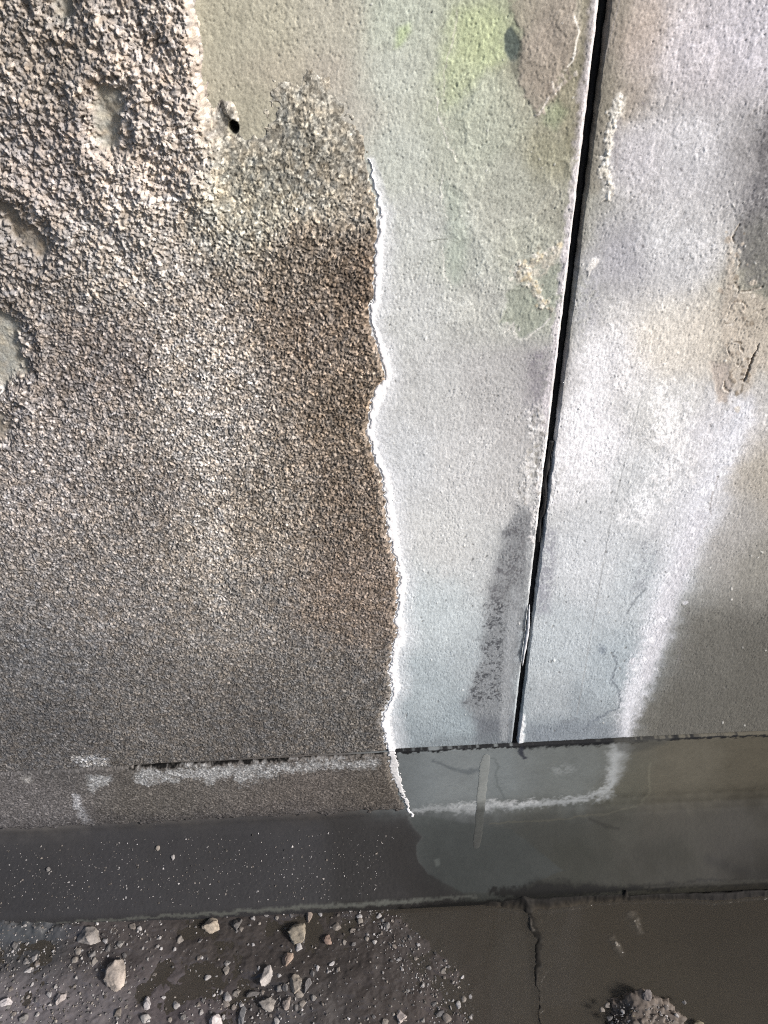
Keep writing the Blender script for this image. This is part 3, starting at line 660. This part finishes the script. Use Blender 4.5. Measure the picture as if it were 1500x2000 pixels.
# ------------------------------------------------------------------ ground and puddle
SHORE = [(700,1700),(745,1768),(770,1785),(800,1812),(850,1850),(890,1885),(915,1930),(930,1980),(940,2040),(950,2300)]
xs = lines([(-60, -4, 20, 1.0), (-4, -1.4, .5, .01), (-1.4, -.80, .005, .004), (-.80, .78, .0018, .0018), (.78, 1.5, .004, .006), (1.5, 4, .01, .5), (4, 60, 1.0, 20)])
ys = lines([(-60, -4, 20, 1.0), (-4, -1.0, .5, .01), (-1.0, -.50, .006, .004), (-.50, -.110, .0019, .0013), (-.110, .4, .02, .1)])
X, Y = np.meshgrid(xs, ys); P = np.stack([X, Y, np.zeros_like(X)], -1)
f = Field(P, X, Y)
near = (np.abs(X) < 1.2) & (Y > -.9)
f.u = np.where(near, f.u, -5000.0); f.v = np.where(near, f.v, 5000.0)
GR = [(200,1850,(74,68,67)),(60,1830,(66,68,70)),(150,1980,(108,102,105)),(40,1990,(112,106,110)),(350,1960,(88,80,82)),(400,1850,(66,60,57)),  # paler lower-left tones paint in the sky's sheen on the mud
 (600,1870,(64,58,55)),(600,1980,(76,71,70)),(780,1900,(70,63,60)),(870,1960,(74,65,62)),(1200,1850,(70,62,50)),(1430,1800,(44,41,38)),(1300,1960,(70,64,52)),(1050,1850,(66,59,48)),(-5000,5000,(66,60,55))]
f.base(GR, 50); f.col *= .82
f.speckle(.18, .22)
sh = poly_sd(f.u + 12 * f.wa, f.v + 12 * f.wb, SHORE + [(2600,2300),(2600,1700)])
inside = ss(50, -60, sh)
dist = np.hypot(np.maximum(np.abs(X - .35) - .55, 0), np.maximum(-.1 - Y - .35, 0))
z = .0022 + .0045 * f.big + .0030 * f.med + .0007 * f.fa + .05 * ss(.2, 1.4, np.hypot(np.maximum(np.abs(X) - .9, 0), np.maximum(-.6 - Y, 0)))
z = z * (1 - inside) + (-.006 + .0015 * f.med) * inside
zb = ss(30, 0, np.abs(sh)) * .0016 * (fbm(X, Y, .012, 3, 9) + .3); z += np.where(near, zb, 0)
pile = ss(120, 0, f.u) * ss(1860, 1800, f.v) * near; z += .010 * pile
z += .012 * ss(-.150, -.126, Y) * ss(240, 90, f.u) * near * (1 + .6 * f.wa)        # silt banked against the lip at the left
f.h = z
f.line([(1016,1750),(1036,1790),(1050,1830),(1054,1880),(1050,1930),(1058,2010)], [10,10,13,11,3,2], (22,21,20), 1, .85, 9, 3, wet=.1, dh=.0072)
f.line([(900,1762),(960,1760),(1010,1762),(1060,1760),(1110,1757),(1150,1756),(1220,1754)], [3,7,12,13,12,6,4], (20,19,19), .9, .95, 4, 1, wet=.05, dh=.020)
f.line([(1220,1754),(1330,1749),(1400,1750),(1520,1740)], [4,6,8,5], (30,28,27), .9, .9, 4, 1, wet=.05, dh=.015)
f.line([(1030,1790),(1040,1815)], 3, (90,84,76), .6, .6, 4, 4, dh=.002)
f.poly([(1380,1745),(1600,1735),(1600,1900),(1460,1890),(1400,1830)], (38,36,36), 40, .7)
for p, s in [((1232,1785),8),((1240,1800),7),((1198,1830),7),((1206,1842),6)]: f.line([p,(p[0]+8,p[1]+14)], s, (128,120,108), .9, .95, 5, 5, dh=.0034)
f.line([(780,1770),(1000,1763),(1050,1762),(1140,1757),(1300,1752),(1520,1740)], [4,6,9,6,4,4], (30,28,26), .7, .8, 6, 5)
f.wet = np.where(f.wet > .01, f.wet, np.where(near, .9 + .5 * f.med, .3))
P[..., 2] = f.h
me = grid_mesh('ground', P, f.rgba(), M_mud, back=None)
gnd = link(bpy.data.objects.new('ground', me)); tag(gnd, 'dark wet mud at the foot of the wall', 'ground', kind='structure')
gz = f.h
def ground_z(x, y):
    i = np.clip(np.searchsorted(ys, y), 1, len(ys) - 1); j = np.clip(np.searchsorted(xs, x), 1, len(xs) - 1)
    return gz[i, j]

mw = bpy.data.materials.new('murky_water'); mw.use_nodes = True
b = mw.node_tree.nodes['Principled BSDF']
b.inputs['Base Color'].default_value = (.043, .038, .031, 1); b.inputs['Roughness'].default_value = .08; b.inputs['IOR'].default_value = 1.33
b.inputs['Alpha'].default_value = .62
nz = mw.node_tree.nodes.new('ShaderNodeTexNoise'); nz.inputs['Scale'].default_value = 14; nz.inputs['Detail'].default_value = 3
bp = mw.node_tree.nodes.new('ShaderNodeBump'); bp.inputs['Strength'].default_value = .08; bp.inputs['Distance'].default_value = .01
tcw = mw.node_tree.nodes.new('ShaderNodeTexCoord'); mw.node_tree.links.new(tcw.outputs['Object'], nz.inputs['Vector'])
mw.node_tree.links.new(nz.outputs['Fac'], bp.inputs['Height']); mw.node_tree.links.new(bp.outputs[0], b.inputs['Normal'])
wx = np.linspace(-.9, 1.6, 40); wy = np.linspace(-1.1, -.122, 24)
WX, WY = np.meshgrid(wx, wy)
me = grid_mesh('puddle', np.stack([WX, WY, np.zeros_like(WX)], -1), np.ones(WX.shape + (4,)), mw)
pud = link(bpy.data.objects.new('puddle', me)); tag(pud, 'shallow murky brown puddle', 'water', kind='structure')

# ------------------------------------------------------------------ stones
_ico = {}
def ico(n):
    if n not in _ico:
        import bmesh
        bm = bmesh.new(); bmesh.ops.create_icosphere(bm, subdivisions=n, radius=1.0)
        V = np.array([v.co[:] for v in bm.verts]); bm.verts.index_update()
        F = np.array([[v.index for v in q.verts] for q in bm.faces]); bm.free(); _ico[n] = (V, F)
    return _ico[n]
def stone_mesh(seed, sx, sy, sz, rgb, n=5, cuts=14, rough=.17, var=.45):
    r = np.random.default_rng(seed); V, F = ico(n); V = V.copy()
    for _ in range(cuts):
        d = r.standard_normal(3); d /= np.linalg.norm(d); c = r.uniform(.42, .88)
        t = V @ d; V -= np.maximum(t - c, 0)[:, None] * d
    o = r.uniform(-50, 50, 3)
    nn = fbm(V[:, 0] + o[0] + .6 * V[:, 2], V[:, 1] + o[1] - .7 * V[:, 2], .5, 4, seed % 7)
    n2 = fbm(V[:, 0] + o[2] - .5 * V[:, 2], V[:, 1] + .8 * V[:, 2], .16, 3, seed % 5)
    V *= (1 + rough * 1.3 * nn + rough * .7 * n2)[:, None]
    V -= (V.max(0) + V.min(0)) / 2; V /= (V.max(0) - V.min(0)) / 2
    V *= np.array([sx, sy, sz])
    col = np.concatenate([np.clip(.62 * lin(rgb)[None] * (1 + var * nn + .8 * var * n2)[:, None], .01, .85), np.full((len(V), 1), .15)], 1)
    return np_mesh('stone', V, np.zeros((0, 4), int), col, M_stone, F3=F)

# (picture x, y, width, height, tone, plan angle, label)
BIG = [
 (173,1830,46,36,(164,156,150),.3,'wedge-shaped pale grey stone near the ledge at the far left'),
 (225,1905,42,56,(186,172,160),.2,'largest stone, rough pale and rounded, lying in the bare mud on the left'),
 (412,1806,38,30,(186,170,148),.1,'round cream stone tucked against the left end of the pale ledge rim'),
 (463,1804,22,24,(112,108,106),.5,'dark grey stone beside the round cream stone at the ledge rim'),
 (580,1822,36,38,(160,148,128),.2,'blocky cream stone with a notched top just below the ledge'),
 (561,1873,22,26,(166,142,124),-.5,'pinkish wedge stone below the blocky notched stone'),
 (520,1906,23,38,(178,170,166),-.2,'upright pale almond-shaped stone above the stone pile'),
 (578,1921,24,36,(166,154,140),.3,'triangular cream stone pointing down beside the almond-shaped one'),
 (521,1961,34,24,(160,152,144),-.3,'wide flat-based stone in the middle of the stone pile'),
 (560,1957,17,30,(150,138,130),-.5,'slanting brownish stone right of the wide flat-based stone'),
 (600,1925,15,30,(128,124,124),-.5,'thin grey sliver leaning by the triangular cream stone'),
 (472,1982,15,40,(130,130,134),.25,'long narrow grey splinter at the bottom of the stone pile'),
 (418,1999,30,32,(206,196,196),.2,'angular whitish block at the bottom edge of the picture'),
 (492,1938,28,14,(104,100,98),.6,'dark flat slab of stone slanting at the upper left of the stone pile'),
 (638,1834,17,22,(150,124,110),.4,'reddish-brown pointed pebble right of the blocky notched stone'),
 (603,1787,13,24,(164,146,132),-.3,'small tan stone standing just under the ledge above the notched one'),
 (117,1950,20,24,(190,178,174),-.4,'broken whitish stone left of and below the largest stone'),
 (10,1957,26,14,(206,198,200),.2,'bright white flat chip at the left edge of the picture'),
 (286,1957,16,24,(176,170,172),.2,'pale forked chip right of the reflection below the largest stone'),
 (785,1984,20,24,(190,176,170),.3,'whitish lumpy stone at the bottom on the gravel bar right of the pile'),
 (1262,1950,20,20,(128,120,118),.3,'greyish-pink stone perched on top of the earth clod in the puddle'),
 (1235,1985,12,14,(160,146,120),.1,'small tan pebble on the left shoulder of the earth clod'),
 (1365,1998,22,14,(132,122,98),.1,'mossy tan pebble at the right foot of the earth clod'),
]
def place_stone(px, py, wp, hp, rgb, ang, mesh=None, seed=0, sink=.3, zf=.55, n=4):
    p0 = on_floor(px, py, .006); dep = float((p0 - cpos) @ fwd)
    sx = wp / FPX * dep / 2; sy = hp / FPX * dep / 2 * 1.02
    sz = min(sx, sy) * zf * 1.25
    o = bpy.data.objects.new('stone', mesh or stone_mesh(seed, sx, sy, sz, rgb, n))
    z = max(float(ground_z(p0[0], p0[1])), 0.0)
    o.location = (p0[0], p0[1], z + sz * (1 - sink) * .75)
    o.rotation_euler = (random.uniform(-.12, .12), random.uniform(-.12, .12), ang if mesh is None else random.uniform(0, 6.28))
    link(o); return o, sx, sy, sz
for i, (px, py, wp, hp, rgb, ang, lab) in enumerate(BIG):
    o, *_ = place_stone(px, py, wp, hp, rgb, 0.0, seed=100 + i, sink=.6 if px < 1100 else .0)
    o.rotation_euler.z = ang * .5
    if px > 1200 and py < 1995: o.location.z += .012
    tag(o, lab, 'stone')
MID = [(342,1960,12,18),(180,1862,16,11),(184,1877,11,13),(27,1845,16,13),(53,1893,16,15),(230,1977,16,16),(283,1988,15,22),(45,1987,18,14),(145,1872,9,13),
 (242,1865,12,9),(583,1848,12,16),(440,1957,12,14),(443,1945,9,20),(442,1878,9,12),(441,1892,8,14),(557,1928,8,16),(538,1996,15,18),(657,1806,12,17),(732,1838,10,11),
 (755,1806,9,14),(703,1796,11,12),(860,1978,12,18),(701,1787,8,12),(388,1868,10,9),(404,1906,9,14),(545,1930,12,8),(585,1942,9,14),(610,1900,10,12),(620,1890,9,10),
 (70,1880,12,10),(65,1868,16,10),(48,1876,12,12),(152,1855,10,14),(210,1850,10,14),(205,1836,12,10),(258,1808,8,14),(272,1812,9,12),(234,1842,8,14),(350,1833,9,14),
 (390,1835,9,10),(392,1868,8,8),(470,1812,7,10),(493,1790,9,12),(520,1783,12,8),(540,1790,8,8),(567,1786,10,8),(625,1782,8,10),(688,1815,8,10),(740,1786,7,12),
 (748,1795,6,8),(672,1838,8,9),(690,1842,8,10),(647,1880,8,12),(660,1892,10,10),(640,1895,7,10),(730,1765,8,8),(716,1830,9,8),(800,1829,10,10),(817,1843,8,8),
 (770,1847,7,9),(785,1890,6,9),(838,1888,7,10),(866,1894,8,12),(876,1885,6,8),(903,1905,6,10),(820,1910,8,8),(826,1923,7,9),(796,1933,6,8),(906,1948,7,12),
 (848,1957,8,12),(895,1960,8,14),(872,1985,8,16),(920,1985,8,10),(825,1990,8,10),(752,1995,10,12),(730,1985,8,9),(60,1920,9,9),(20,1930,8,10),(108,1925,10,9),
 (40,1946,8,8),(52,1944,7,8),(68,1951,8,9),(95,1940,7,12),(25,1978,8,8),(70,1980,8,10),(14,1965,10,8),(245,1965,7,7),(252,1985,10,9),(318,1945,9,8),(386,1960,9,8),
 (393,1975,12,10),(357,1985,8,12),(330,1990,9,10),(372,1997,12,10),(435,1985,10,9),(455,1965,10,8),(470,1960,12,10),(430,1935,10,8),(460,1938,9,14),(395,1952,10,7),
 (505,1890,8,8),(512,1935,10,9),(545,1905,7,10),(612,1948,12,12),(590,1960,10,14),(578,1968,12,8),(340,1852,7,8),(300,1900,8,8),(310,1830,7,9),(120,1800,8,8),
 (300,1782,10,8),(288,1795,7,7),(165,1780,7,7),(40,1775,8,7),(112,1773,7,7),(73,1793,8,8),(1175,1975,10,10),(1190,1990,12,12),(1215,1978,8,9),(1300,1970,8,9),(1320,1985,9,9),(1335,1960,7,8),(1185,1966,7,10)]
TONES = [(172,167,165),(142,138,136),(150,141,132),(118,115,115),(184,180,180),(138,128,120)]
chips = [stone_mesh(300 + k, 1, .72 + .2 * (k % 3), .55, TONES[k % 6], 3, 9, .12) for k in range(12)]
for i, (px, py, wp, hp) in enumerate(MID):
    o, sx, sy, sz = place_stone(px, py, wp, hp, None, 0, mesh=chips[i % 12])
    s = max(sx, sy); o.scale = (s, s, s)
    o.location.z = max(float(ground_z(o.location.x, o.location.y)), -.001) + s * .04 + (.012 if px > 1150 else 0)
    tag(o, 'small pale stone chip, thumbnail sized, lying loose in the wet mud', 'stone chip', 'small stone chips strewn over the mud')
# three chips resting on the ledge
def on_ledge(px, py):
    d = ray(px, py)
    t = np.linspace(.5, 2.2, 4000); Q = cpos + d[None] * t[:, None]
    zl = np.interp(-Q[:, 1], [.018, .114], [.085, .0315]); k = np.argmax(Q[:, 2] < zl); return Q[k]
for (px, py, s, lab) in [(338,1675,.0052,'larger pale chip resting alone on the dark ledge'),(308,1657,.0042,'small white chip resting higher on the dark ledge'),(410,1611,.0038,'tiny tan chip stuck where the crust meets the dark ledge'),
                         (95,1698,.004,'small white chip on the dark ledge nearest the left edge')]:
    p = on_ledge(px, py); o = link(bpy.data.objects.new('stone', chips[(px // 7) % 12])); o.location = p + np.array([0, 0, s * .3]); o.scale = (s, s, s)
    o.rotation_euler = (.5, 0, px); tag(o, lab, 'stone chip')

# ------------------------------------------------------------------ earth clod in the puddle
V, F = ico(6); V = V.copy()
r1 = fbm(V[:, 0] + V[:, 2] * .7, V[:, 1] - V[:, 2] * .6, .7, 5, 2); r2 = fbm(V[:, 0] * 1.1 + 4, V[:, 1] + V[:, 2], .12, 4, 6)
w1, w2, wr, wf_ = worley(V[:, 0] + .8 * V[:, 2], V[:, 1] - .7 * V[:, 2], .09, 4)
r3 = fbm(V[:, 0] * .9 - V[:, 2], V[:, 1] * 1.1 + 2, .3, 4, 9)
V = V * (1 + .34 * r1 + .16 * r2 + .22 * r3 + .10 * np.clip(.8 - w1, 0, 1) * wr)[:, None] * np.array([.058, .048, .022])
col = np.concatenate([np.clip(lin((92,82,74))[None] * (1 + .35 * r1 + .5 * (wr - .5))[:, None], .005, .6), np.full((len(V), 1), .3)], 1)
clod = link(bpy.data.objects.new('earth_clod', np_mesh('earth_clod', V, np.zeros((0, 4), int), col, M_mud, F3=F)))
p = on_floor(1262, 2010); clod.location = (p[0], p[1], -.004)
tag(clod, 'lumpy brown clod of earth and grit breaking out of the brown puddle', 'earth clod')

# ------------------------------------------------------------------ grit: uncountable specks on the mud and on the ledge
V0, F0 = ico(1); GV = []; GF = []; GC = []; n = 0
def speck(p, s, rgb):
    global n
    V = V0 * (np.array([s, s, s * .7]) * _rng.uniform(.6, 1.3, 3)) * (1 + .25 * _rng.standard_normal((len(V0), 1))) + p
    GV.append(V); GF.append(F0 + n); n += len(V0)
    GC.append(np.tile(np.array(list(lin(rgb)) + [.1]), (len(V0), 1)))
def tone_pick():
    t = _rng.random(); k = _rng.uniform(.5, 1.0); b_ = TONES[int(t * 5.99)]
    return tuple(min(255, q_ * k) for q_ in b_)
cnt = 0
while cnt < 2600:
    px = _rng.uniform(-30, 960) ; py = _rng.uniform(1768, 2010)
    if px > 700 and poly_sd(np.array([px]), np.array([py]), SHORE + [(2600,2300),(2600,1700)])[0] < -6: continue
    dens = .10 + .55 * max(0, 1 - px / 330) * (1 if py < 1900 else .6) + .8 * math.exp(-((py - (1790 - .03 * px)) / 12) ** 2) * (px < 480) + .5 * math.exp(-((px - 700 - (py - 1765) * .95) / 60) ** 2) * (px > 640)
    dens += .35 * math.exp(-(((px - 520) / 110) ** 2 + ((py - 1960) / 40) ** 2))
    if _rng.random() > dens: continue
    p = on_floor(px, py, .004); z0 = float(ground_z(p[0], p[1]))
    s = .0009 + .0016 * _rng.random() ** 3
    speck((p[0], p[1], max(z0, -.002) + s * .3), s, tone_pick()); cnt += 1
for i in range(1100):
    x = _rng.uniform(-.75, .02); t = _rng.beta(1.3, 1.1)
    if survey(np.array([[x, -.06, .06]]))[0][0] > 790 - 60 * t: continue
    y = -.018 - .098 * t; z0 = .085 - .0535 * (t * .098 / .096)
    s = .0006 + .0013 * _rng.random() ** 4
    kk = .75 + .45 * _rng.random()
    speck((x, y, z0 + s * .2), s, tuple(q_ * kk for q_ in tone_pick()))
for i in range(260):
    a = _rng.uniform(0, 6.28); r = math.sqrt(_rng.random()); s = .0009 + .0014 * _rng.random() ** 2
    x = clod.location.x + .055 * r * math.cos(a); y = clod.location.y + .046 * r * math.sin(a)
    speck((x, y, clod.location.z + .021 * math.sqrt(max(0, 1 - r * r)) + .001), s, tone_pick())
me = np_mesh('grit', np.concatenate(GV), np.zeros((0, 4), int), np.concatenate(GC), M_stone, F3=np.concatenate(GF), smooth=False)
tag(link(bpy.data.objects.new('grit', me)), 'fine pale grit scattered over the mud and the ledge', 'grit', kind='stuff')
